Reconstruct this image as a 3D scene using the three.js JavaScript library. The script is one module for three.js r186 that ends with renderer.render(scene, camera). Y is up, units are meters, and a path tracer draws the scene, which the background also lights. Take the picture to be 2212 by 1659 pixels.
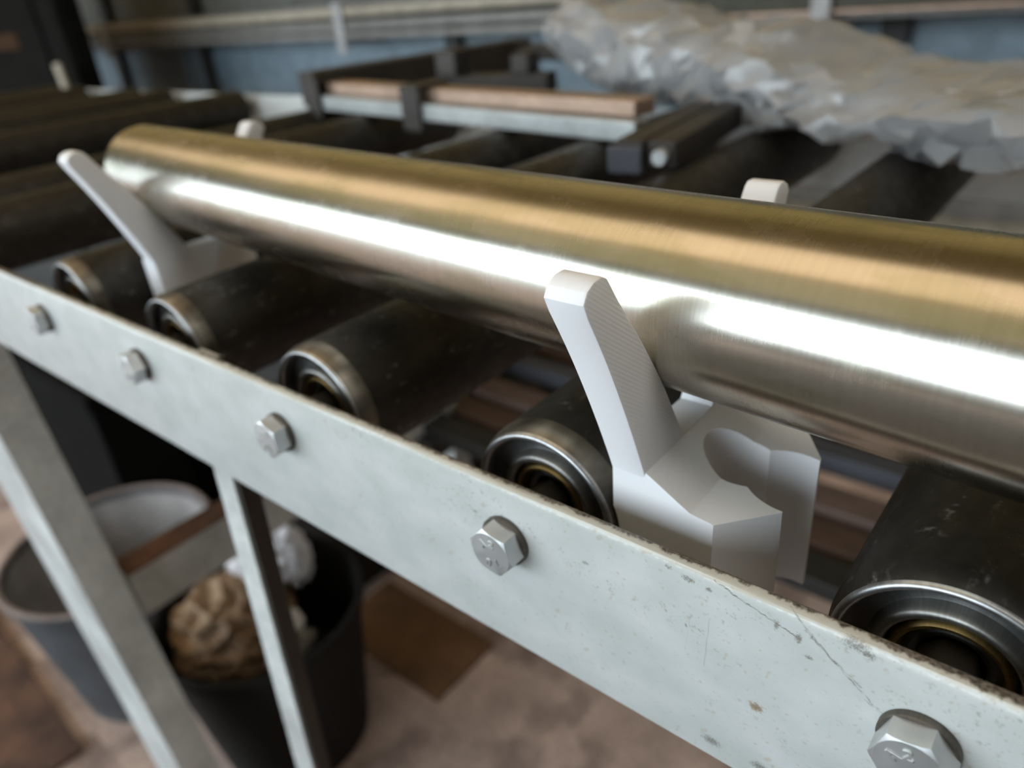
import * as THREE from 'three';
import { mergeGeometries, mergeVertices, toCreasedNormals } from 'three/addons/utils/BufferGeometryUtils.js';
import { RoundedBoxGeometry } from 'three/addons/geometries/RoundedBoxGeometry.js';
import { FontLoader } from 'three/addons/loaders/FontLoader.js';
import { TextGeometry } from 'three/addons/geometries/TextGeometry.js';
import { Brush, Evaluator, SUBTRACTION, INTERSECTION, ADDITION } from 'three-bvh-csg';
import { createNoise2D, createNoise3D } from 'simplex-noise';

// ---------------------------------------------------------------- camera, sky, exposure
// All measures below are millimetres round the rail's bolt line; FLOOR lies 800 mm lower. P() turns them into metres.
const FLOOR = -800;
const P = (x, y, z) => new THREE.Vector3(x / 1000, (y - FLOOR) / 1000, z / 1000);
const scene = new THREE.Scene();
const camera = new THREE.PerspectiveCamera(54.87, 4 / 3, 0.01, 60);
camera.position.copy(P(421.3, 134.23, 114.61));
camera.up.set(-0.2472, 0.8742, -0.4178);
camera.lookAt(P(421.3 - 583.8, 134.23 - 478.6, 114.61 - 655.8));
camera.focus = 0.160;
camera.userData.fStop = 9.6;
scene.background = new THREE.Color(0.80, 0.92, 1.0);
scene.backgroundIntensity = 6.0;
scene.environmentIntensity = 6.0;
const renderer = new THREE.WebGLRenderer();
renderer.toneMapping = THREE.LinearToneMapping;
renderer.toneMappingExposure = 1.07;
renderer.shadowMap.enabled = true;

// ---------------------------------------------------------------- helpers
let seed = 7;
const rnd = () => { seed = (seed + 0x6d2b79f5) | 0; let t = Math.imul(seed ^ (seed >>> 15), 1 | seed); t = (t + Math.imul(t ^ (t >>> 7), 61 | t)) ^ t; return ((t ^ (t >>> 14)) >>> 0) / 4294967296; };
const n2 = createNoise2D(rnd), n3 = createNoise3D(rnd);
const clamp = (x, a = 0, b = 1) => Math.min(b, Math.max(a, x));
const mix = (a, b, t) => a + (b - a) * t;
const smooth = (a, b, x) => { const t = clamp((x - a) / (b - a)); return t * t * (3 - 2 * t); };
const fbm = (x, y, o = 4) => { let s = 0, a = 0.5; for (let i = 0; i < o; i++) { s += a * n2(x, y); x = x * 2.03 + 17.1; y = y * 2.03 - 9.7; a *= 0.5; } return s; };
const used = {};
const numbered = (n) => { used[n] = (used[n] ?? -1) + 1; return used[n] ? `${n}_${String(used[n]).padStart(3, '0')}` : n; };
const lin = (r, g, b) => new THREE.Color().setRGB(r, g, b);

// texture of w x h pixels; f(u, v) returns [r, g, b] in sRGB 0..1 (or a single value); repeats
function tex(w, h, f, srgb = true) {
  const d = new Uint8Array(w * h * 4);
  for (let y = 0, i = 0; y < h; y++) for (let x = 0; x < w; x++, i += 4) {
    let c = f(x / w, y / h); if (typeof c === 'number') c = [c, c, c];
    for (let k = 0; k < 3; k++) d[i + k] = clamp(c[k]) * 255; d[i + 3] = 255;
  }
  const t = new THREE.DataTexture(d, w, h, THREE.RGBAFormat);
  t.wrapS = t.wrapT = THREE.RepeatWrapping; t.magFilter = THREE.LinearFilter; t.minFilter = THREE.LinearFilter;
  if (srgb) t.colorSpace = THREE.SRGBColorSpace; t.needsUpdate = true; return t;
}
const rep = (t, sx, sy) => { const c = t.clone(); c.repeat.set(sx, sy); c.needsUpdate = true; return c; };
const std = (o) => new THREE.MeshStandardMaterial(o), phy = (o) => new THREE.MeshPhysicalMaterial(o);

// geometry in millimetres -> metres, with box-projected uv in metres
function boxUV(g) {
  g = g.index ? g.toNonIndexed() : g;
  if (!g.attributes.normal) g.computeVertexNormals();
  const p = g.attributes.position, uv = new Float32Array(p.count * 2), a = new THREE.Vector3(), b = new THREE.Vector3(), c = new THREE.Vector3();
  for (let i = 0; i < p.count; i += 3) {
    a.fromBufferAttribute(p, i); b.fromBufferAttribute(p, i + 1); c.fromBufferAttribute(p, i + 2);
    const n = b.clone().sub(a).cross(c.clone().sub(a)), x = Math.abs(n.x), y = Math.abs(n.y), z = Math.abs(n.z);
    [a, b, c].forEach((q, k) => { const w = x > y && x > z ? [q.z, q.y] : y > z ? [q.x, q.z] : [q.x, q.y]; uv[(i + k) * 2] = w[0] / 1000; uv[(i + k) * 2 + 1] = w[1] / 1000; });
  }
  g.setAttribute('uv', new THREE.BufferAttribute(uv, 2)); return g;
}
const only = (g) => { for (const k of Object.keys(g.attributes)) if (!['position', 'normal', 'uv'].includes(k)) g.deleteAttribute(k); g.clearGroups(); return g; };
const metres = (g) => g.scale(0.001, 0.001, 0.001);
// one named mesh out of geometries in mm
function obj(name, gs, material, parent = scene, keepUV = false) {
  let list = [].concat(gs).map((g) => { g = only(g); return keepUV ? (g.index ? g.toNonIndexed() : g) : boxUV(g); });
  let g = list.length > 1 ? mergeGeometries(list) : list[0];
  const m = new THREE.Mesh(metres(g), material);
  m.name = parent === scene ? numbered(name) : name; m.castShadow = m.receiveShadow = true; parent.add(m); return m;
}
function tag(o, label, category, group, kind) {
  if (label) o.userData.label = label; if (category) o.userData.category = category;
  if (group) o.userData.group = group; if (kind) o.userData.kind = kind; return o;
}
function thing(name, label, category, at = [0, 0, 0], turn = 0, group) {
  const o = new THREE.Group(); o.name = numbered(name); o.position.copy(P(at[0], at[1], at[2])); o.rotation.y = turn; scene.add(o);
  return tag(o, label, category, group);
}
const struct = (name, gs, m) => { const o = obj(name, gs, m); o.position.y = -FLOOR / 1000; return tag(o, null, null, null, 'structure'); };
const box = (x0, x1, y0, y1, z0, z1, r = 0) => (r ? new RoundedBoxGeometry(x1 - x0, y1 - y0, z1 - z0, 2, r) : new THREE.BoxGeometry(x1 - x0, y1 - y0, z1 - z0)).translate((x0 + x1) / 2, (y0 + y1) / 2, (z0 + z1) / 2);
// lathe round z: points [radius, z]; uv = (z in m, angle 0..1)
function latheZ(pts, seg = 64, crease = 0.5) {
  let g = new THREE.LatheGeometry(pts.map(([r, z]) => new THREE.Vector2(Math.max(r, 1e-4), z)), seg);
  const uv = g.attributes.uv, p = g.attributes.position;
  for (let i = 0; i < p.count; i++) uv.setXY(i, p.getY(i) / 1000, uv.getX(i));
  g.rotateX(Math.PI / 2);
  return toCreasedNormals(g, crease);
}
const cylX = (r, x0, x1, seg = 48) => new THREE.CylinderGeometry(r, r, x1 - x0, seg).rotateZ(Math.PI / 2).translate((x0 + x1) / 2, 0, 0);
function bar(a, b, w, d, r = 0) {   // box from a to b, w across and d deep
  const A = new THREE.Vector3(...a), B = new THREE.Vector3(...b), L = A.distanceTo(B);
  const g = r ? new RoundedBoxGeometry(w, L, d, 2, r) : new THREE.BoxGeometry(w, L, d);
  const up = B.clone().sub(A).normalize(), q = new THREE.Quaternion().setFromUnitVectors(new THREE.Vector3(0, 1, 0), up);
  return g.applyQuaternion(q).translate(...A.add(B).multiplyScalar(0.5).toArray());
}
function tube(pts, r, seg = 8) { return new THREE.TubeGeometry(new THREE.CatmullRomCurve3(pts.map((p) => new THREE.Vector3(...p))), pts.length * 8, r, seg); }
const ev = new Evaluator(); ev.attributes = ['position', 'normal']; ev.useGroups = false;
const brush = (g) => { g = only(g.clone()); g.deleteAttribute('uv'); const b = new Brush(g); b.updateMatrixWorld(); return b; };
const csg = (a, b, op) => { const r = ev.evaluate(a, b, op); r.updateMatrixWorld(); return r; };

// ---------------------------------------------------------------- textures
const speck = (x, y, s, th) => smooth(th, th + 0.12, n2(x * s, y * s));
// painted rail: u along the rail (0.512 m), v round the profile (0..80 mm): 0 bottom edge, front face up to 58, then the top edge
const RAILW = 512, RAILV = 80;
const scratches = [[388, 59.5, 398, 51, 0.35], [392, 55.5, 406.5, 44.0, 0.45], [372, 58, 391, 52.5, 0.5], [398, 51, 404, 47, 0.3], [371, 31, 371.6, 46, 0.12], [366, 33, 367, 45, 0.12], [405, 44, 411, 42, 0.25]];
const dabs = [[366, 55.5, 1.6, 0.9], [371, 55.0, 0.8, 0.6], [386.3, 53.5, 0.6, 1.5], [391, 52.5, 0.7, 1.4], [393.5, 54.5, 0.35, 0.8], [401.5, 57.5, 2.6, 1.6], [404, 56.2, 1.4, 0.8], [393.5, 48.5, 0.9, 0.6], [361, 56.5, 0.9, 0.5], [384, 26, 1.3, 1.0], [386.5, 6.5, 2.2, 1.4], [374, 6.0, 2.6, 1.4], [301, 46, 1.0, 0.5], [338, 46, 1.2, 0.5], [366, 41, 0.3, 0.6]];
const railTex = tex(2048, 320, (u, v) => {
  const x = u * RAILW, y = v * RAILV;
  let c = [0.73, 0.745, 0.742];
  const cloud = fbm(x * 0.03, y * 0.045 + 3, 5) * 1.5;
  c = c.map((q, k) => q + cloud * [0.035, 0.03, 0.035][k]);
  // grimy specks, denser near the upper edge and in patches
  const patch = smooth(-0.05, 0.5, fbm(x * 0.018 + 9, y * 0.05, 3));
  const up = smooth(30, 58, y);
  const sm = fbm(x * 0.22 + 31, y * 0.22, 5), fine = fbm(x * 0.8 + 3, y * 0.8 + 60, 4);
  let dirt = smooth(0.18, 0.55, sm) * smooth(-0.2, 0.4, fine) * (0.05 + 0.32 * patch * (0.35 + 0.65 * up)) + smooth(0.42, 0.62, fine) * (0.05 + 0.22 * patch * (0.4 + up));
  for (const [x0, y0, x1, y1, s] of scratches) {
    const dx = x1 - x0, dy = y1 - y0, t = clamp(((x - x0) * dx + (y - y0) * dy) / (dx * dx + dy * dy)), d = Math.hypot(x - x0 - t * dx, y - y0 - t * dy + 0.25 * n2(x * 0.5, 2));
    dirt = Math.max(dirt, (1 - smooth(0.05, 0.20, d)) * s * 1.5 * (0.45 + 0.55 * smooth(-0.4, 0.4, n2(x * 0.5, y0))));
  }
  for (const [x0, y0, a, b] of dabs) { const d = Math.hypot((x - x0) / a, (y - y0) / b) + 0.55 * n2(x * 1.7, y * 1.7); dirt = Math.max(dirt, (1 - smooth(0.4, 1.1, d)) * 0.6 * (0.55 + 0.45 * smooth(-0.3, 0.3, n2(x * 4, y * 4)))); }
  c = c.map((q, k) => mix(q, [0.26, 0.24, 0.21][k], clamp(dirt)));
  // rusty stains
  const rust = (1 - smooth(0.3, 1.0, Math.hypot((x - 384) / 2.2, (y - 26) / 1.8) + 0.4 * n2(x, y))) * 0.5 + speck(x + 50, y, 0.22, 0.78) * 0.18;
  c = c.map((q, k) => mix(q, [0.52, 0.40, 0.27][k], clamp(rust)));
  // worn and dirty upper edge: bare steel and brown grime with a ragged outline
  const rag = 60.4 - 1.3 * smooth(398, 425, x) + 0.6 * n2(x * 0.12, 1) + 0.45 * n2(x * 0.4, 5) + 0.22 * n2(x * 1.1, 8) + 0.25 * n2(x * 1.3, y * 1.3);
  const worn = smooth(rag - 0.45, rag + 0.5, y) * (0.72 + 0.28 * smooth(-0.4, 0.3, fine));
  c = c.map((q, k) => mix(q, mix([0.34, 0.29, 0.24][k], [0.17, 0.14, 0.115][k], smooth(-0.3, 0.5, n2(x * 0.5, y * 0.9))), worn * 0.92));
  const beige = smooth(57.5, 58.4, y + 0.4 * n2(x * 0.3, 3)) * (1 - worn) * 0.35;  // warm light from above painted into the top edge as beige
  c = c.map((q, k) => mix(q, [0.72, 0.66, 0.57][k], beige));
  // broken highlight line painted along the corner
  const cornerGlint = smooth(0.15, 0.3, n2(x * 0.35, 11)) * (1 - smooth(0.05, 0.3, Math.abs(y - 57.5)));
  c = c.map((q) => mix(q, 0.92, cornerGlint * 0.35));
  return c;
});
const barRough = tex(2048, 256, (u, v) => {   // u along the bar 0.2 m, v round it
  const streak = 0.55 * n2(u * 900, v * 3) + 0.35 * n2(u * 2600, v * 7 + 5);
  const patch = smooth(0.1, 0.5, fbm(u * 5 + 3, v * 9, 3));
  return clamp(0.62 + 0.06 * streak + 0.10 * patch);
}, false);
const barBump = tex(2048, 256, (u, v) => 0.5 + 0.22 * n2(u * 700, v * 3) + 0.12 * n2(u * 1500, v * 6), false);
const barColor = tex(1024, 512, (u, v) => {
  const s = 0.02 * n2(u * 500, v * 4), stain = smooth(0.0, 0.4, fbm(u * 7.1 + 1, v * 9 + 2, 5)) * 0.055, fleck = speck(u * 200, v * 160, 0.9, 0.88) * 0.1;
  return [0.785 + s - stain * 0.8 + fleck * 0.2, 0.765 + s - stain * 0.7 + fleck * 0.2, 0.725 + s - stain * 1.1 + fleck * 0.3];
});
const rollColor = tex(1024, 512, (u, v) => {  // u along the axis 0.25 m, v round it
  const a = 0.03 * fbm(u * 30, v * 26, 4), scuff = smooth(0.22, 0.5, fbm(u * 11 + 40, v * 17 + 3, 5)) * smooth(-0.2, 0.7, fbm(u * 70, v * 55, 4)) * 0.30 + smooth(-0.1, 0.5, fbm(u * 7 + 3, v * 6, 4)) * (0.03 + 0.03 * n2(u * 200, v * 150)), dust = speck(u * 250, v * 157, 1.6, 0.86) * 0.14;
  return [0.185 + a + scuff + dust, 0.175 + a + scuff + dust, 0.160 + a + scuff * 1.02 + dust];
});
const rollRough = tex(512, 256, (u, v) => 0.46 + 0.14 * fbm(u * 20, v * 20, 4), false);
const printBump = tex(256, 64, (u) => 0.5 + 0.5 * Math.cos(u * 2 * Math.PI * 16), false);
const concrete = tex(1024, 1024, (u, v) => {
  const a = fbm(u * 6, v * 6, 5), b = n2(u * 90, v * 90) * 0.05 + n2(u * 210, v * 210) * 0.04, st = smooth(0.05, 0.4, fbm(u * 4 + 8, v * 4 + 2, 4));
  return [0.70 + a * 0.15 + b - st * 0.14, 0.615 + a * 0.14 + b - st * 0.13, 0.575 + a * 0.13 + b - st * 0.12];
});
const grain = tex(512, 512, (u, v) => 0.86 + 0.14 * fbm(u * 9, v * 9, 5) + 0.05 * n2(u * 120, v * 120));
const rustless = tex(256, 256, (u, v) => 0.72 + 0.4 * fbm(u * 40, v * 9, 4));
const rustTex = tex(512, 512, (u, v) => { const a = fbm(u * 8, v * 8, 5), b = n2(u * 110, v * 110) * 0.05; return [0.36 + a * 0.2 + b, 0.25 + a * 0.15 + b, 0.19 + a * 0.12 + b]; });
const woodTex = tex(512, 512, (u, v) => { const a = fbm(u * 2, v * 40, 4) * 0.12; return [0.67 + a, 0.575 + a, 0.35 + a * 0.8]; });

// ---------------------------------------------------------------- materials
const M = {
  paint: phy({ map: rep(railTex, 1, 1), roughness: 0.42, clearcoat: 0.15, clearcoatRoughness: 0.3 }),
  legPaint: std({ color: lin(0.68, 0.70, 0.69), map: grain, roughness: 0.5 }),
  dirtyTop: std({ map: rustTex, roughness: 0.8 }),
  bar: phy({ map: rep(barColor, 2.2, 1), metalness: 1, roughness: 0.40, roughnessMap: rep(barRough, 5, 1), bumpMap: rep(barBump, 5, 1), bumpScale: 0.0000014, anisotropy: 0.6 }),
  roller: std({ map: rep(rollColor, 4, 1), metalness: 0.6, roughness: 1.15, roughnessMap: rep(rollRough, 4, 1) }),
  rim: std({ color: lin(0.52, 0.53, 0.54), map: grain, metalness: 0.95, roughness: 0.38 }),
  cap: std({ color: lin(0.24, 0.24, 0.235), map: grain, metalness: 0.85, roughness: 0.42 }),
  stockBrown: std({ color: lin(0.085, 0.045, 0.026), map: grain, roughness: 0.8 }),
  stockPink: std({ color: lin(0.15, 0.098, 0.082), map: grain, roughness: 0.7 }),
  stockBlue: std({ color: lin(0.07, 0.075, 0.095), map: grain, roughness: 0.6 }),
  worn: std({ color: lin(0.27, 0.245, 0.205), map: rustless, metalness: 0.85, roughness: 0.42 }),
  ring: std({ color: lin(0.36, 0.35, 0.33), map: grain, metalness: 0.9, roughness: 0.42 }),
  brass: std({ color: lin(0.36, 0.25, 0.10), map: grain, metalness: 0.9, roughness: 0.42 }),
  axle: std({ color: lin(0.05, 0.045, 0.04), metalness: 0.6, roughness: 0.6 }),
  zinc: std({ color: lin(0.74, 0.76, 0.77), map: grain, metalness: 0.9, roughness: 0.5 }),
  washer: std({ color: lin(0.16, 0.145, 0.125), map: grain, metalness: 0.8, roughness: 0.55 }),
  plastic: phy({ color: lin(0.80, 0.80, 0.82), roughness: 0.38, bumpMap: printBump, bumpScale: 0.00004, specularIntensity: 0.9 }),
  floor: std({ map: concrete, roughness: 0.85 }),
  blue: std({ color: lin(0.22, 0.29, 0.345), map: grain, roughness: 0.6 }),
  upper: std({ color: lin(0.13, 0.135, 0.125), map: grain, roughness: 0.9 }),
  plaster: std({ color: lin(0.42, 0.41, 0.37), map: grain, roughness: 0.95 }),
  wood: std({ map: woodTex, roughness: 0.8 }),
  dark: std({ color: lin(0.014, 0.0135, 0.012), map: grain, roughness: 0.6 }),
  machine: phy({ color: lin(0.009, 0.009, 0.008), map: grain, roughness: 0.95, specularIntensity: 0.12 }),
  dimPlate: phy({ color: lin(0.05, 0.025, 0.012), map: grain, roughness: 0.95, specularIntensity: 0.25 }),
  darkSteel: std({ color: lin(0.06, 0.052, 0.045), map: grain, metalness: 0.5, roughness: 0.55 }),
  platebrown: std({ color: lin(0.75, 0.75, 0.8), map: rustTex, roughness: 0.7 }),
  rust: std({ map: rustTex, metalness: 0.25, roughness: 0.6 }),
  silver: std({ color: lin(0.52, 0.54, 0.53), map: grain, metalness: 0.85, roughness: 0.42 }),
  copper: std({ color: lin(0.52, 0.36, 0.27), map: grain, metalness: 0.7, roughness: 0.42 }),
  beige: std({ color: lin(0.42, 0.37, 0.29), map: grain, roughness: 0.6 }),
  greyTube: std({ color: lin(0.26, 0.25, 0.235), map: grain, metalness: 0.3, roughness: 0.55 }),
  greyLight: std({ color: lin(0.44, 0.44, 0.45), map: grain, roughness: 0.6 }),
  olive: std({ color: lin(0.06, 0.058, 0.04), map: grain, roughness: 0.7 }),
  bucketGrey: std({ color: lin(0.085, 0.09, 0.10), map: grain, roughness: 0.55 }),
  bucketDark: phy({ color: lin(0.010, 0.010, 0.010), map: grain, roughness: 0.7, specularIntensity: 0.5 }),
  residue: std({ color: lin(0.42, 0.39, 0.38), map: grain, roughness: 0.95 }),
  rimDust: std({ color: lin(0.30, 0.24, 0.225), map: grain, roughness: 0.9 }),
  paper: std({ color: lin(0.34, 0.22, 0.13), map: grain, roughness: 0.8 }),
  orange: std({ color: lin(0.62, 0.27, 0.04), roughness: 0.6 }),
  white: phy({ color: lin(0.80, 0.80, 0.84), roughness: 0.5 }),
  film: phy({ color: lin(0.60, 0.598, 0.60), roughness: 0.26, transmission: 0.68, thickness: 0, specularIntensity: 1, clearcoat: 0.7, clearcoatRoughness: 0.16 }),
  core: std({ color: lin(0.50, 0.52, 0.55), roughness: 0.5 }),
  cardboard: std({ color: lin(0.20, 0.105, 0.05), map: grain, roughness: 0.85 }),
  teal: std({ color: lin(0.015, 0.04, 0.035), roughness: 0.5 }),
  mat: std({ color: lin(0.17, 0.148, 0.135), map: grain, roughness: 0.9 }),
  yard: std({ color: lin(0.30, 0.30, 0.29), map: grain, roughness: 0.9 }),
  addedSkylightDim: phy({ color: lin(0.105, 0.080, 0.043), roughness: 1, transmission: 1, thickness: 0, specularIntensity: 0.2 }),
  addedSkylightFill: phy({ color: lin(0.68, 0.57, 0.48), roughness: 1, transmission: 1, thickness: 0, specularIntensity: 0.2 }),
  skylight: phy({ color: lin(0.30, 0.195, 0.11), roughness: 1, transmission: 1, thickness: 0, specularIntensity: 0.2 }),
};

// ---------------------------------------------------------------- the room
struct('floor', box(-9500, 4000, FLOOR - 120, FLOOR, -2200, 3300), M.floor);
struct('added_trim_2', box(-900, 2600, FLOOR, FLOOR + 6, 150, 2300, 2), M.mat);   // unseen dark mat, added to dim the floor mirrored in the bar
// the wall behind the conveyor: a plain upper part and blue sheets below, each its own panel
const wallBack = struct('wall_back', box(-9500, 4000, FLOOR, 2900, -2200, -2030), M.upper);
for (const [a, b] of [[-6100, -4215], [-4160, -3290], [-3240, -1612], [-1556, -145], [-90, 1300]]) obj('panel', box(a, b, FLOOR + 20, 10, -2030, -2018, 4), M.blue, wallBack);
struct('added_trim_1', box(-9500, 4000, 620, 2595, -2030, -2000), M.wood);   // unseen boards, added so the top of the bar mirrors olive brown
struct('wall_left', box(-9700, -9500, FLOOR, 2900, -2200, 3300), M.plaster);
struct('wall_right', box(4000, 4200, FLOOR, 2900, -2200, 3300), M.plaster);
const W0 = -8600, W1 = 900, WB = -150, WT = 1960;
const D1 = -2300;   // left of this the opening is a doorway down to the floor
struct('wall_front', [box(D1, 4000, FLOOR, WB, 3100, 3300), box(-9500, W0, FLOOR, WB, 3100, 3300), box(-9500, 4000, WT, 2900, 3100, 3300), box(-9500, W0, WB, WT, 3100, 3300), box(W1, 4000, WB, WT, 3100, 3300)], M.plaster);
struct('ground', box(-14000, 8000, FLOOR - 140, FLOOR - 20, 3300, 12000), M.yard);
const winFrame = [];
for (let x = W0; x <= W1 + 1; x += (W1 - W0) / 4) winFrame.push(box(x - 18, x + 18, WB, WT, 3180, 3230));
winFrame.push(box(D1, W1, WB, WB + 30, 3180, 3230), box(W0, W1, WT - 30, WT, 3180, 3230));
struct('window_1', winFrame, M.dark);
// ceiling of brown boards, one yellowed skylight strip, two sheets added for light
const S = [-7000, 500, -400, 1000], S2 = [1100, 3700], S3 = [1080, 2850], CY = 2600;
struct('ceiling', [box(-9500, 4000, CY, CY + 150, -2200, S[2]), box(-9500, 4000, CY, CY + 150, S3[1], 3300), box(-9500, 4000, CY, CY + 150, S[3], S3[0]), box(-9500, S[0], CY, CY + 150, S3[0], S3[1]), box(S[1], 4000, CY, CY + 150, S3[0], S3[1]), box(-9500, S[0], CY, CY + 150, S[2], S[3]), box(S[1], S2[0], CY, CY + 150, S[2], S[3]), box(S2[1], 4000, CY, CY + 150, S[2], S[3])], M.wood);
struct('window_2', new THREE.PlaneGeometry(S[1] - S[0], S[3] - S[2]).rotateX(Math.PI / 2).translate((S[0] + S[1]) / 2, CY + 90, (S[2] + S[3]) / 2), M.skylight);
struct('added_window_4', new THREE.PlaneGeometry(S[1] - S[0], S3[1] - S3[0]).rotateX(Math.PI / 2).translate((S[0] + S[1]) / 2, CY + 90, (S3[0] + S3[1]) / 2), M.addedSkylightDim);  // dimmer sheet added to lighten the tan zone mirrored in the bar
struct('added_window_3', new THREE.PlaneGeometry(S2[1] - S2[0], S[3] - S[2]).rotateX(Math.PI / 2).translate((S2[0] + S2[1]) / 2, CY + 90, (S[2] + S[3]) / 2), M.addedSkylightFill);  // unseen sheet added as fill for faces turned to the right

// ---------------------------------------------------------------- conveyor: rails
const PIT = 104.054, AY = 0.4, RR = 25, RE = -15.7, RL = -520;
function railGeo(x0, x1) {
  // profile [y, z, v]; v is the length along it in mm
  const pr = [[-41.5, -4, -4.0], [-41.5, -0.9, -0.9], [-41.2, -0.25, 0.1], [-40.5, 0, 0.9], [15.2, 0, 56.6], [16.3, -0.25, 57.7], [17.0, -0.8, 58.6], [17.15, -1.5, 59.4], [17.15, -3.2, 61.1], [16.9, -3.8, 61.8], [16.2, -4, 62.6], [-41.5, -4, 79]];
  const N = 60, pos = [], uv = [], idx = [];
  for (let i = 0; i <= N; i++) for (const [y, z, v] of pr) {
    const x = mix(x0, x1, i / N), w = (v > 50 && v < 70) ? 0.25 * n2(x * 0.02, v) : 0;
    pos.push(x, y + w, z); uv.push(x / RAILW, v / RAILV);
  }
  const m = pr.length;
  for (let i = 0; i < N; i++) for (let j = 0; j < m - 1; j++) { const a = i * m + j, b = a + m; idx.push(a, b, b + 1, a, b + 1, a + 1); }
  const g = new THREE.BufferGeometry(); g.setAttribute('position', new THREE.Float32BufferAttribute(pos, 3)); g.setAttribute('uv', new THREE.Float32BufferAttribute(uv, 2)); g.setIndex(idx);
  g.computeVertexNormals();
  const t = toCreasedNormals(g, 0.6);
  const ends = [x0, x1].map((x) => { const e = box(x - 0.02, x + 0.02, -41.5, 17, -4, 0).toNonIndexed(); return e; });
  return mergeGeometries([only(t), ...ends.map(only)]);
}
{
  const t = thing('conveyor_rail', 'pale grey painted steel side rail in front, scuffed and rusty along its top edge', 'rail');
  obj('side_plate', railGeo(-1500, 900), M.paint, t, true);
  const f = thing('conveyor_rail', 'far grey painted side rail behind the black rollers', 'rail');
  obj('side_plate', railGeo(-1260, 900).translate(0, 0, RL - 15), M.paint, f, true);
}

// ---------------------------------------------------------------- conveyor: rollers
{
  const rollerLabel = {
    4: 'black conveyor roller nearest the camera, its scuffed end filling the right corner',
    3: 'conveyor roller running behind the white holder in focus, hub half hidden by its arm',
    2: 'black roller with a bright bare rim, next left of the holder in focus',
    1: 'black roller just right of the blurred far white holder, worn tan rim',
    0: 'black roller just left of the blurred far white holder, small rim against the rail',
    '-2': 'brownish black roller passing left behind the far holder arm, wide gap on either side',
    '-3': 'brownish black roller one step beyond the one behind the far holder arm',
    '-6': 'dark roller whose blunt far end stops beside the bare white stretch of far rail',
    '-8': 'dark roller behind the one ending at the white far rail',
    '-9': 'dark roller farther back, between two glimpses of pale far rail',
    '-11': 'last but one dark roller at upper left, below the dark machine',
    '-12': 'farthest dark roller at upper left against the dark machine',
  };
  const L = RE - RL;   // length along -z from the near end at z = 0
  const tubeG = latheZ([[22.2, -L], [23.6, -L], [24.4, -L + 0.8], [25, -L + 5], [25, -120], [25, -8]].map(([r, z]) => [r, z]), 96, 0.35);
  const wornG = latheZ([[25, -8], [24.9, -5.6], [24.55, -3.4], [24.1, -1.9], [23.8, -1.3]], 96, 0.9);
  const rimG = latheZ([[23.8, -1.3], [23.6, -0.6], [23.2, -0.15], [22.7, 0], [22.1, -0.25], [21.6, -0.9], [21.35, -2.0], [21.3, -6.0]], 96, 0.8);
  const capG = latheZ([[21.4, -4.6], [20.2, -5.4], [17.2, -5.8], [16.4, -5.6]], 72, 0.6);
  const ringG = latheZ([[16.4, -5.6], [16.0, -4.6], [15.4, -3.0], [14.7, -2.3], [13.8, -2.3], [13.1, -2.9], [12.6, -5.6]], 72, 0.9);
  const brassG = latheZ([[12.6, -5.6], [11.8, -3.6], [11.2, -3.1], [10.4, -3.3], [9.9, -4.6], [9.6, -6]], 64, 0.7);
  const hubG = latheZ([[9.7, -5.8], [8.2, -5.2], [7.4, -5.4], [6.6, -5.9]], 48, 0.6);
  const axleG = new THREE.CylinderGeometry(6.4, 6.4, 17.6, 6).rotateX(Math.PI / 2).translate(0, 0, 2.9);
  const backG = latheZ([[22.4, -L], [21.0, -L + 3], [6, -L + 3], [6, -L - 15], [0.01, -L - 15]], 48, 0.4);
  let proto = null;
  for (const k of [4, 3, 2, 1, 0, -2, -3, -6, -8, -9, -11, -12]) {
    let t;
    if (!proto) {
      t = proto = thing('conveyor_roller', rollerLabel[k], 'roller', [0, 0, 0], 0, 'conveyor rollers between the two rails');
      obj('roller_tube', tubeG, M.roller, t, true); obj('worn_end', wornG, M.roller, t, true); obj('rim', rimG, M.rim, t, true); obj('end_cap', capG, M.cap, t, true); obj('seal_ring', ringG, M.ring, t, true); obj('bearing_ring', brassG, M.brass, t, true);
      obj('hub', hubG, M.cap, t, true); obj('axle', axleG, M.axle, t, true); obj('back_cap', backG, M.cap, t, true);
    } else { t = proto.clone(); t.name = numbered('conveyor_roller'); t.userData.label = rollerLabel[k]; scene.add(t); }
    if (k !== 4) t.children.find((c) => c.name === 'worn_end').material = M.worn;
    t.position.copy(P(k * PIT, AY, RE)); t.rotation.z = k === 4 ? 0.35 : k * 2.1;
  }
}

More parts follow.
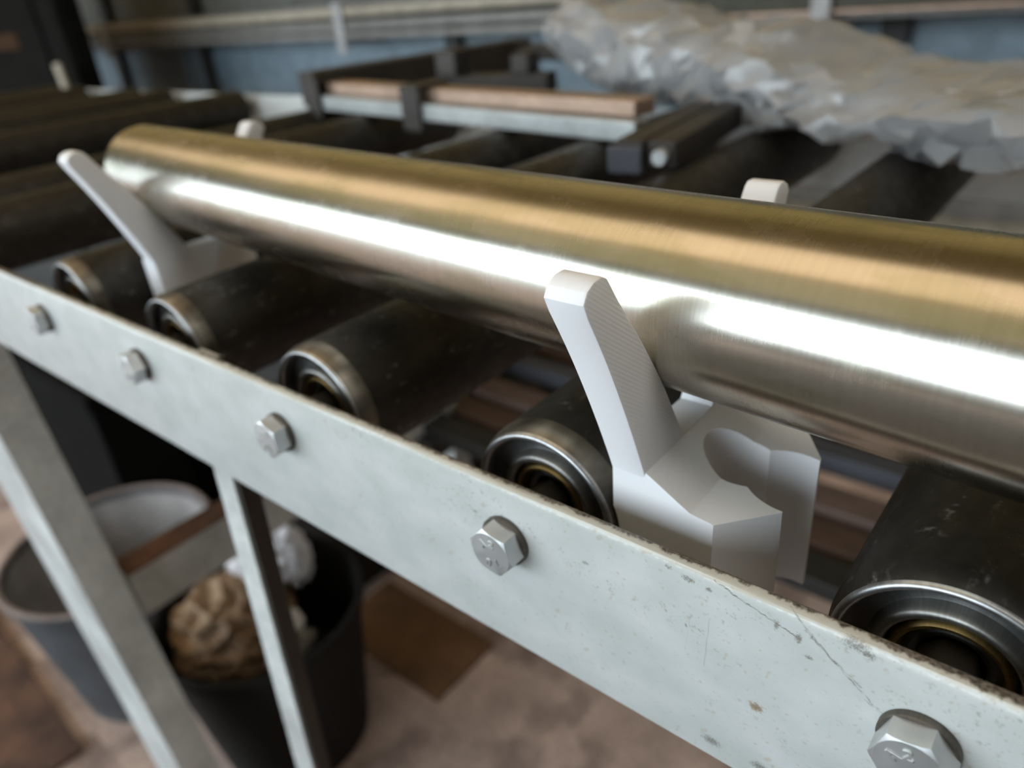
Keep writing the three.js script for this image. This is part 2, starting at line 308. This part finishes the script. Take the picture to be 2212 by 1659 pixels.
// ---------------------------------------------------------------- bolts
const font = await new FontLoader().loadAsync('fonts/droid/droid_sans_bold.typeface.json');
{
  const labels = ['hex bolt on the rail nearest the left edge of the photo', 'second hex bolt from the left, above the grey leg', 'middle hex bolt on the rail, below the bright-rimmed roller',
    'zinc hex bolt in focus, left of the white holder, shadow at its right', 'large scratched hex bolt in the lower right corner, dark washer behind it'];
  const AF = 13, HH = 5.3, WZ = 2.0;
  const hexS = new THREE.CylinderGeometry(AF / Math.sqrt(3), AF / Math.sqrt(3), HH, 6, 1).rotateX(Math.PI / 2).translate(0, 0, WZ + HH / 2);
  // chamfer: the hexagon cut by a flat cone
  const cone = latheZ([[0.01, -1], [11, -1], [11, WZ + HH - 2.25], [6.15, WZ + HH + 0.12], [5.9, WZ + HH + 0.18], [0.01, WZ + HH + 0.18]], 96);
  const head = csg(brush(hexS), brush(cone), INTERSECTION).geometry;
  const headG = toCreasedNormals(head, 0.45);
  const washerG = [latheZ([[4.4, 0.02], [7.35, 0.02], [7.5, 0.3], [7.5, 1.7], [7.3, WZ], [4.4, WZ]], 64)];
  const marks = [];
  ['A', '2', '7', '0'].forEach((ch, i) => {
    const g = new TextGeometry(ch, { font, size: 2.5, depth: 0.28, curveSegments: 4, bevelEnabled: true, bevelThickness: 0.12, bevelSize: 0.1, bevelSegments: 2 });
    g.computeBoundingBox(); g.translate(-(g.boundingBox.min.x + g.boundingBox.max.x) / 2, -1.25, WZ + HH - 0.05);
    const a = [Math.PI * 0.62, Math.PI * 0.33, -Math.PI * 0.35, -Math.PI * 0.68][i];
    g.rotateZ(a - Math.PI / 2).translate(Math.cos(a) * 3.5, Math.sin(a) * 3.5, 0); marks.push(g);
  });
  let proto = null; const turns = [0.2, 0.62, 0.15, 0.32, 0.72];
  for (let k = 0; k < 5; k++) {
    let t;
    if (!proto) {
      t = proto = thing('hex_bolt', labels[k], 'bolt', [0, 0, 0], 0, 'roller bolts along the front rail');
      const h = obj('bolt_head', headG, M.zinc, t); obj('raised_marks', marks, M.zinc, h); obj('spring_washer', washerG, M.washer, t, true);
    } else { t = proto.clone(); t.name = numbered('hex_bolt'); t.userData.label = labels[k]; scene.add(t); }
    t.position.copy(P(k * PIT + [0, 0, 0, 0, -0.5][k], [0, 0, 0, 0, -1][k], 0)); t.rotation.z = turns[k];
  }
}

// ---------------------------------------------------------------- the steel bar on its holders
const BR = 24.2, YAW = 0.0927, BY = 57.95, BZ = (x) => -44.7 + Math.tan(YAW) * (x - 345);
{
  const len = 760, t = thing('steel_bar', 'thick brushed steel round bar lying in the white holders above the rollers', 'bar', [0, BY, BZ(0)], -YAW);
  t.rotation.order = 'YXZ'; t.rotation.z = 0.0106;
  const pts = [[0.01, 0], [BR - 3.2, 0], [BR, 1.9]]; for (let i = 1; i <= 40; i++) pts.push([BR, 1.9 + (len - 1.9) * i / 40]); pts.push([0.01, len]);
  const g = latheZ(pts, 192, 0.3); g.rotateY(Math.PI / 2);   // z -> x
  obj('round_bar', g, M.bar, t, true);
}

// ---------------------------------------------------------------- 3D-printed holders
// outline of the arm plate: [z, y] from the middle of the holder
const armHalf = [[8.1, 24.6], [10.4, 28], [12.4, 31.6], [16.0, 38.1], [19.8, 45], [23.2, 50.6], [27.6, 57.2], [31.8, 63.7], [36, 69.6], [39.7, 75.2], [42.4, 79.6], [43.6, 81.4], [45.4, 82.4], [48.4, 82.3], [51.0, 81.0], [52.4, 78.6]];
for (let y = 75; y >= 22; y -= 5.3) armHalf.push([28.4 + 0.36 * (y - 22) + 0.00126 * (y - 22) ** 2, y]);
armHalf.push([28.4, 20], [28.4, -30]);
function printUV(g) {   // fine diagonal lines on the faces that look along x, none elsewhere
  const p = g.attributes.position, n = g.attributes.normal, uv = new Float32Array(p.count * 2);
  for (let i = 0; i < p.count; i++) {
    const side = Math.abs(n.getX(i)) > 0.75;
    uv[i * 2] = side ? (p.getZ(i) * 0.6 - p.getY(i) * 0.8) / 14.4 : 0.0; uv[i * 2 + 1] = 0;
  }
  g.setAttribute('uv', new THREE.BufferAttribute(uv, 2)); return g;
}
function holder(label, X, Z, flip, nose) {
  const t = thing('bar_holder', label, 'holder', [X, 0, Z], flip ? Math.PI : 0, 'white printed holders under the steel bar');
  const sh = new THREE.Shape(), cut = (y, d) => y - d * smooth(58, 82, y), dn = flip ? 4.2 : 0.8, df = flip ? 0.8 : 4.2;
  const all = [...armHalf.map(([z, y]) => [z, cut(y, dn)]), ...armHalf.map(([z, y]) => [-z, cut(y, df)]).reverse()];
  all.forEach(([z, y], i) => (i ? sh.lineTo(-z, y) : sh.moveTo(-z, y)));
  let plate = new THREE.ExtrudeGeometry(sh, { depth: 8.6, bevelEnabled: true, bevelThickness: 0.7, bevelSize: 0.6, bevelOffset: -0.6, bevelSegments: 2, curveSegments: 8 }).translate(0, 0, -4.3);
  plate.rotateY(Math.PI / 2);  // shape x -> -z, depth -> x
  const rollers = [0, 1, 2, 3, 4].map((k) => { const lx = flip ? X - k * PIT : k * PIT - X; return new THREE.CylinderGeometry(RR + 0.12, RR + 0.12, 200, 96).rotateX(Math.PI / 2).translate(lx, AY, 0); }).filter((g) => { g.computeBoundingSphere(); return Math.abs(g.boundingSphere.center.x) < 80; });
  let pb = brush(toCreasedNormals(plate, 0.6)); for (const r of rollers) pb = csg(pb, brush(r), SUBTRACTION);
  // the block: plan outline cut to the stepped top
  const plan = new THREE.Shape(); const N = nose, c = Math.min(11, N * 0.4);
  [[-4.6, 28.55], [N - c, 28.55], [N, 13.5], [N, -13.5], [N - c, -28.55], [-4.6, -28.55]].forEach(([x, z], i) => (i ? plan.lineTo(x, z) : plan.moveTo(x, z)));
  const pl = new THREE.ExtrudeGeometry(plan, { depth: 80, bevelEnabled: true, bevelThickness: 0.01, bevelSize: 0.5, bevelOffset: -0.5, bevelSegments: 2 }).rotateX(Math.PI / 2).translate(0, 45, 0);
  const top = new THREE.Shape(); const g1 = 4.6 + 12.7, topPts = [[-6, -30], [-6, 24.35], [4.6, 24.35], [g1, 16.7], [N + 2, 14.2], [N + 2, -30]];
  topPts.forEach(([x, y], i) => (i ? top.lineTo(x, y) : top.moveTo(x, y)));
  const tp = new THREE.ExtrudeGeometry(top, { depth: 80, bevelEnabled: false }).translate(0, 0, -40);
  let bb = csg(brush(pl), brush(tp), INTERSECTION);
  for (const r of rollers) bb = csg(bb, brush(r), SUBTRACTION);
  if (!flip) for (const [x, r, z, y0] of [[18.5, 10.2, 1.3, -60], [32.5, 13.0, 0.3, -60]]) bb = csg(bb, brush(new THREE.CylinderGeometry(r, r, 40 - y0, 64).translate(x, (40 + y0) / 2, z)), SUBTRACTION);
  const a = obj('arm_plate', printUV(toCreasedNormals(pb.geometry, 0.6)), M.plastic, t, true);
  const b = obj('base_block', toCreasedNormals(bb.geometry, 0.5), M.plastic, t);
  b.geometry.attributes.uv.array.fill(0);
  return t;
}
holder('white plastic V holder in focus, its near arm rising before the steel bar', 340, -46.3, false, 34.5);
holder('blurred white plastic V holder under the far left end of the steel bar', 40, BZ(40) + 0.6, true, 13.5);

// ---------------------------------------------------------------- legs and stretcher of the stand
{
  const t = thing('stand_leg', 'thick grey channel leg under the front rail at lower left', 'leg', [0, 0, 0]);
  const q = (y, x0, x1, z0, z1) => [[x0, y, z1], [x1, y, z1], [x1, y, z0], [x0, y, z0]];
  const prism = (A, B) => { const v = [...A, ...B], f = [[0, 1, 5], [0, 5, 4], [1, 2, 6], [1, 6, 5], [2, 3, 7], [2, 7, 6], [3, 0, 4], [3, 4, 7], [0, 3, 2], [0, 2, 1], [4, 5, 6], [4, 6, 7]], pos = []; for (const r of f) for (const k of [r[0], r[2], r[1]]) pos.push(...v[k]); const g = new THREE.BufferGeometry(); g.setAttribute('position', new THREE.Float32BufferAttribute(pos, 3)); g.computeVertexNormals(); return g; };
  obj('leg_front', prism(q(-30, -413, -296, -8, -4), q(-799, -280, -165, -12, -8)), M.legPaint, t);
  obj('leg_side', prism(q(-30, -297, -293, -39, -4), q(-799, -169, -165, -42, -8)), M.legPaint, t);
  obj('foot_plate', box(-320, -130, -800, -794, -60, 10), M.legPaint, t);
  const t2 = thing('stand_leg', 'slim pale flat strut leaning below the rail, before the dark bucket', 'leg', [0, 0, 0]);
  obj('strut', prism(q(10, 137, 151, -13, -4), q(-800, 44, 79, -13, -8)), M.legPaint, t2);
  obj('edge_strip', prism(q(10, 151, 153.5, -14, -5), q(-800, 79, 84, -16, -9)), M.darkSteel, t2);  // dark strip added to stand for the shade on the strut side
  const t3 = thing('stand_leg', 'grey rear leg seen between the rollers below the bright-rimmed one', 'leg', [0, 0, 0]);
  obj('leg_front', box(-398, -286, -800, 10, RL - 14.5, RL - 11, 1), M.legPaint, t3);
  obj('leg_side', box(-290, -286, -800, 10, RL - 45, RL - 11, 1), M.legPaint, t3);
  const s = thing('stretcher', 'grey cross stretcher with a dirty brown top between front and rear legs', 'stretcher', [0, 0, 0]);
  obj('beam', box(-285, -252, -407, -352, -520, -46, 2), M.legPaint, s);
  obj('beam_top', box(-285, -252, -352, -349, -520, -46, 1), M.dirtyTop, s);
}

// ---------------------------------------------------------------- on the rollers: steel frame, box, bundle
{
  const t = thing('welded_rack', 'rusty steel angle frame lying flat on the rollers beyond the bar', 'frame', [143, 25.6, -351], -0.139);
  // local: x runs left (negative) along the front, z back (negative)
  obj('lower_tube', box(-432, 0, 0, 15, -16, 0, 1.5), M.silver, t);
  obj('upper_tube', box(-440, -8, 15.5, 27, -34, -10, 1.5), M.copper, t);
  obj('back_tube', box(-470, -250, 14, 32, -330, -300, 2), M.darkSteel, t);
  obj('end_tube', box(-474, -440, 2, 38, -330, 0, 2), M.darkSteel, t);
  for (const x of [-444, -262]) obj('bracket', [box(x - 14, x + 14, -9, 29, 0.2, 4, 1), box(x - 14, x + 14, 27.2, 31, -36, 4, 1)], M.darkSteel, t);
  obj('upright', box(-310, -270, 30, 78, -325, -300, 3), M.darkSteel, t);
  const s = thing('square_tube', 'two dark square tubes with a grey end cap at the right of the steel frame', 'tube', [196, 25.6, -292], 0.13);
  for (const x of [-30, -9]) obj('tube', box(x, x + 19, 0, 17, -138, 0, 2), M.darkSteel, s);
  obj('end_block', box(-33, -10, -3, 14, 0, 6, 2), M.stockBlue, s);
  obj('bolt_end', latheZ([[0.01, 5], [4.5, 5], [5, 4], [5, -1]], 24).translate(1, 8, 1), M.zinc, s, true);
  const cl = thing('clamp', 'dark rusty clamp lying behind the steel rack, left of the wrapped bundle', 'clamp', [-140, 25.6, -545], 0.25);
  obj('clamp_bar', box(-75, 60, 0, 20, -14, 14, 2), M.darkSteel, cl); obj('jaw', box(-70, -45, 20, 46, -18, 18, 2), M.darkSteel, cl); obj('jaw', box(20, 40, 20, 40, -16, 16, 2), M.darkSteel, cl);
  const b = thing('storage_box', 'small dark green box lying near the far rail left of the wrapped bundle', 'box', [92, 25.6, -545], 0.2);
  obj('box_body', box(-34, 20, 0, 22, -20, 20, 3), M.teal, b);
  obj('box_lid', box(-35, 21, 22, 26, -21, 21, 2), M.dark, b);
  const o = thing('tape_roll', 'small orange roll lying beside the wrapped bundle', 'tape', [128, 25.6, -512]);
  obj('roll', latheZ([[9, -9], [17, -9], [18, -8], [18, 8], [17, 9], [9, 9], [9, -9]], 40).rotateX(Math.PI / 2).translate(0, 9, 0), M.orange, o, true);
}
{
  // crumpled bundle: a lofted tube of film round a core
  const A = new THREE.Vector3(-95, 0, -640), B = new THREE.Vector3(470, 0, -318), len = A.distanceTo(B);
  const t = thing('wrapped_bundle', 'crumpled clear plastic wrapped round a long bluish bundle on the rollers', 'bundle', [0, 0, 0]);
  const dir = B.clone().sub(A).normalize(), side = new THREE.Vector3(-dir.z, 0, dir.x);   // side points to the camera
  const base = (s) => mix(44, 26.0, smooth(0, 0.25, s));
  const hgt = (s) => mix(74, 62, smooth(0.0, 0.5, s)) * (1 - 0.38 * smooth(0.5, 0.64, s));
  const wid = (s) => mix(66, 62, s);
  const ring = (s, a, k, amp) => {
    const cap = Math.pow(smooth(-0.005, 0.05, s), 0.6) * 0.98 + 0.02;
    let h = hgt(s) * 0.5 * k * cap, w = wid(s) * k * cap;
    const ca = Math.cos(a), sa = Math.sin(a), sq = 0.78;
    let u = Math.sign(ca) * Math.pow(Math.abs(ca), sq), v = Math.sign(sa) * Math.pow(Math.abs(sa), sq);
    const L = s * len;
    const ridge = (q) => 1 - Math.abs(q) * 2;
    const sk = L + 26 * sa + 10 * ca, cr = amp * (0.65 * n3(L * 0.011, ca * 1.1, sa * 1.1 + 4) + 0.6 * ridge(n3(sk * 0.018 + 7, ca * 0.7, sa * 0.9)) - 0.25 + 0.34 * ridge(n3(sk * 0.045 + 2, ca * 0.6 + L * 0.004, sa * 0.7)) + 0.10 * ridge(n3(sk * 0.13, ca, sa * 1.4)));
    const y = Math.max(base(s) + hgt(s) * 0.5 + v * (h + cr), base(s) + (amp ? 0 : 3));
    const d = u * (w + cr);
    const c = A.clone().addScaledVector(dir, L).addScaledVector(side, d - 6);
    return [c.x, y, c.z];
  };
  const loft = (k, amp, ns, na) => {
    const pos = [], idx = [];
    for (let i = 0; i <= ns; i++) for (let j = 0; j < na; j++) pos.push(...ring(clamp((i + (amp && i && i < ns ? 0.7 * n2(i * 3.3, j * 1.7) : 0)) / ns), (j + 0.5 * (i % 2) + (amp ? 0.6 * n2(i * 2.1 + 50, j * 2.7) : 0)) / na * 2 * Math.PI, k, amp));
    for (let i = 0; i < ns; i++) for (let j = 0; j < na; j++) { const a = i * na + j, b = i * na + (j + 1) % na, c = a + na, d = b + na; idx.push(a, b, d, a, d, c); }
    const g = new THREE.BufferGeometry(); g.setAttribute('position', new THREE.Float32BufferAttribute(pos, 3)); g.setIndex(idx); g.computeVertexNormals();
    return toCreasedNormals(g, 0.42);
  };
  obj('plastic_film', loft(1, 9, 64, 30), M.film, t);
  obj('core', loft(0.78, 0, 40, 32), M.core, t);
}

// ---------------------------------------------------------------- under the conveyor: stored bars, added dark cabinet, buckets
{
  const rackY = -410;
  const r = thing('storage_rack', 'low rack of two cross bars holding the stored steel below the rollers', 'rack', [0, 0, 0]);
  for (const x of [-270, 560]) { obj('cross_bar', box(x, x + 40, rackY - 30, rackY, -860, -440, 2), M.darkSteel, r); for (const z of [-850, -760]) obj('post', box(x, x + 40, FLOOR, rackY - 30, z, z + 30, 2), M.darkSteel, r); }
  const stock = [[-470, 40, 20, M.dark, 'dark flat bar, nearest of the stock stored below the rollers'], [-525, 40, 18, M.stockBrown, 'rusty flat bar, second of the stock stored below the rollers'], [-585, 44, 20, M.stockPink, 'pinkish brown flat bar in the stock stored below the rollers'],
    [-668, 32, 26, M.stockBlue, 'blue grey tube in the stock stored below the rollers'], [-740, 46, 24, M.stockBrown, 'orange brown timber strip in the stock stored below the rollers'], [-800, 40, 24, M.cardboard, 'rearmost orange brown timber strip stored below the rollers']];
  for (const [z, w, h, m, l] of stock) { const o = thing('stock_bar', l, 'bar', [0, rackY, z], 0, 'steel and timber stored below the rollers'); obj('length', box(-280, 700, 0, h, -w / 2, w / 2, 2), m, o); }
  const c = thing('added_cabinet', 'added dark cabinet filling the dark area under the conveyor behind the grey leg', 'cabinet', [-1050, FLOOR, -700]);  // dark mass added to keep the space under the conveyor black
  obj('carcass', box(-1900, 600, 30, 640, -300, 290, 6), M.dark, c);
  for (const x of [-1580, -955, -330, 290]) { const d = obj('door', box(x - 300, x + 300, 60, 610, 290, 302, 3), M.dark, c); obj('door_handle', bar([x + 250, 330, 312], [x + 250, 430, 312], 14, 14, 3), M.darkSteel, d); }
  obj('plinth', box(-1880, 580, 0, 30, -280, 270), M.dark, c);
  const ch = thing('added_chest', 'added dark chest filling the dark area behind the grey bucket at left', 'chest', [-1900, FLOOR, -300]);  // second dark mass, added to cover the lit floor behind the leg
  obj('chest_body', box(-1100, 1080, 0, 360, -60, 70, 6), M.machine, ch); obj('chest_lid', box(-1106, 1086, 360, 392, -62, 76, 8), M.machine, ch);
  // grey tubes stacked farther back, seen past the last roller
  for (let i = 0; i < 5; i++) { const o = thing('square_tube', ['lowest', 'second', 'third', 'fourth', 'topmost'][i] + ' grey tube of the stack behind the far rail at right', 'tube', [0, -640 + i * 52, -1900 + 14 * i], 0, 'grey tubes stacked by the back wall'); obj('tube', box(-900, 900, 0, 50, -25 + 6 * (i % 2), 25, 4), i === 3 ? M.beige : M.greyTube, o); }
  const sup = thing('tube_stand', 'dark stand carrying the stack of grey tubes by the back wall', 'stand', [0, FLOOR, -1880]);
  for (const x of [-600, 600]) obj('trestle', box(x - 30, x + 30, 0, 160, -60, 60, 3), M.dark, sup);
}
function bucket(label, x, z, rt, rb, h, m, inner) {
  const t = thing('bucket', label, 'bucket', [x, FLOOR, z]);
  const up = (pts) => latheZ(pts.map(([r, y]) => [r, y]), 96, 0.5).rotateX(-Math.PI / 2);
  obj('bucket_wall', up([[0.01, 0], [rb - 3, 0], [rb, 4], [rt, h - 14], [rt + 5, h - 13], [rt + 6, h - 2], [rt + 4, h], [rt - 2, h], [rt - 3, h - 6], [rt - 3.5, h - 12]]), m, t, true);
  obj('bucket_rim', up([[rt + 6, h - 2], [rt + 6.4, h + 0.5], [rt + 3, h + 2.5], [rt - 2, h + 1.5], [rt - 3, h - 3]]), inner === M.residue ? M.rimDust : m, t, true);
  obj('bucket_inside', up([[rt - 3.5, h - 12], [mix(rb, rt, 0.5) - 3, h * 0.5], [rb - 4, 6], [0.01, 6]]), inner, t, true);
  return t;
}
bucket('grey bucket with pale residue inside, at lower left behind the thick leg', -618, -128, 142, 112, 255, M.bucketGrey, M.residue);
bucket('dark bucket full of crumpled paper and film, behind the slim strut', -328, -192, 130, 100, 250, M.bucketDark, M.bucketDark);
function crumple(r, sx, sy, sz, off, amp = 0.35) {
  let g = mergeVertices(new THREE.IcosahedronGeometry(1, 24).deleteAttribute('uv').deleteAttribute('normal'));
  const p = g.attributes.position, v = new THREE.Vector3();
  for (let i = 0; i < p.count; i++) { v.fromBufferAttribute(p, i); const k = 1 + amp * ((1 - 2 * Math.abs(n3(v.x * 1.4 + off, v.y * 1.4, v.z * 1.4))) * 0.6 + (1 - 2 * Math.abs(n3(v.x * 3.1, v.y * 3.1 + off, v.z * 3.1))) * 0.3); p.setXYZ(i, v.x * k * r * sx, v.y * k * r * sy, v.z * k * r * sz); }
  g.computeVertexNormals(); return toCreasedNormals(g, 0.35);
}
function lump(name, label, cat, x, y, z, r, s, m, off, amp) { const t = thing(name, label, cat, [x, y, z]); obj('lump', crumple(r, ...s, off, amp), m, t); return t; }
lump('crumpled_paper', 'big ball of crumpled brown paper in the dark bucket', 'paper', -370, -598, -170, 74, [1.05, 0.8, 1], M.paper, 1, 0.22);
lump('plastic_film', 'crumpled white film standing behind the brown paper in the dark bucket', 'film', -384, -536, -240, 42, [1, 0.9, 0.8], M.white, 5, 0.5);
lump('plastic_film', 'upright bright scrap of white film right of the slim strut in the bucket', 'film', -340, -530, -262, 34, [0.6, 1.1, 0.5], M.white, 9, 0.5);
lump('plastic_film', 'small white film scrap at the right inside the dark bucket', 'film', -290, -578, -205, 20, [0.8, 0.8, 0.8], M.white, 12, 0.35);
lump('plastic_scrap', 'grey brown scrap lying low at the right in the dark bucket', 'scrap', -262, -588, -185, 26, [0.6, 0.5, 1.2], M.greyTube, 15, 0.3);
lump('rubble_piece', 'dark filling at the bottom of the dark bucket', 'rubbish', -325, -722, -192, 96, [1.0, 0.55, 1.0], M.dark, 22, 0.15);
lump('rubble_piece', 'orange brown scrap inside the grey bucket', 'scrap', -548, -640, -120, 52, [0.7, 1.3, 0.9], M.cardboard, 25, 0.3);
lump('crumpled_paper', 'white crumpled paper stuck between the grey leg and the dark bucket', 'paper', -388, -742, -60, 24, [0.8, 1.0, 0.7], M.white, 31, 0.25);
{
  const s = thing('cardboard_sheet', 'brown cardboard sheet lying on the floor right of the dark bucket', 'cardboard', [-300, FLOOR + 0.5, -400], 0.0);
  obj('sheet', box(-140, 110, 0, 6, -72, 60, 1), M.cardboard, s);
  const f = thing('floor_plate', 'brown steel plate on the floor in the lower left corner', 'plate', [-650, FLOOR + 0.5, 60], -0.05);
  obj('plate', box(-500, 90, 0, 9, -40, 300, 1), M.platebrown, f);
}

// ---------------------------------------------------------------- back wall: posts, tube rack, machine
{
  for (const [i, x] of [-4188, -3262, -1584, -117].entries()) { const o = thing('steel_post', ['dark post on the back wall nearest the dark machine', 'slim dark post on the back wall above the far rollers', 'dark post on the back wall above the steel frame', 'dark post on the back wall above the wrapped bundle'][i], 'post', [x, FLOOR, -2000]); obj('post', box(-32, 32, 0, 1900, -18, 18, 3), M.dark, o); }
  const rack = [[62, 0, 30, M.beige, 'beige tube on top of the wall rack'], [20, 0, 26, M.greyTube, 'grey tube second from top on the wall rack'], [-12, 8, 22, M.greyTube, 'grey tube lowest at the front of the wall rack'], [78, -52, 24, M.greyTube, 'grey tube at the back of the wall rack'], [30, -50, 24, M.olive, 'dark tube behind the front tubes of the wall rack']];
  for (const [y, dz, h, m, l] of rack) { const o = thing('long_tube', l, 'tube', [0, y, -1880 + dz], 0, 'long tubes on the wall rack'); obj('tube', box(-4600, 1500, 0, h, -22, 22, 5), m, o); }
  for (const [i, x] of [-3950, -2020, -237].entries()) {
    const o = thing('rack_bracket', ['dim grey bracket of the wall rack at left', 'pale grey bracket of the wall rack above the frame', 'pale grey bracket of the wall rack above the wrapped bundle'][i], 'bracket', [x, 0, i === 2 ? -1816 : -1856], 0, 'brackets carrying the long tubes');
    obj('hook', box(-22, 22, -62, 112, 0, 12, 3), M.greyLight, o); obj('shelf_arm', box(-22, 22, -36, -14, i === 2 ? -186 : -146, 0, 3), M.greyLight, o);
  }
  const b = thing('steel_beam', 'dark olive beam under the wall rack at upper right', 'beam', [0, 12, -1830]);
  obj('beam', box(-880, 1500, 0, 130, -10, 10, 3), M.olive, b); obj('edge_strip', box(-880, 1500, -8, 0, -12, 12, 2), M.copper, b);
  const m = thing('machine', 'large dark machine with a dim orange plate at the upper left edge', 'machine', [-3530, FLOOR, -1480]);
  obj('housing', box(-900, 480, 0, 1300, 90, 200, 20), M.machine, m); obj('front_door', box(-820, 300, 300, 1240, 200, 214, 5), M.machine, m);
  obj('plate', box(-520, 60, 840, 905, 214, 220, 2), M.dimPlate, m); obj('edge_post', bar([462, 0, 150], [462, 1290, 150], 40, 40, 4), M.machine, m);
  const pl = thing('plank', 'pale narrow board leaning between the machine and the wall', 'board', [-2930, FLOOR, -1180]);
  obj('board', bar([60, 0, 0], [-60, 790, -20], 44, 16, 3), M.beige, pl);
}
renderer.render(scene, camera);
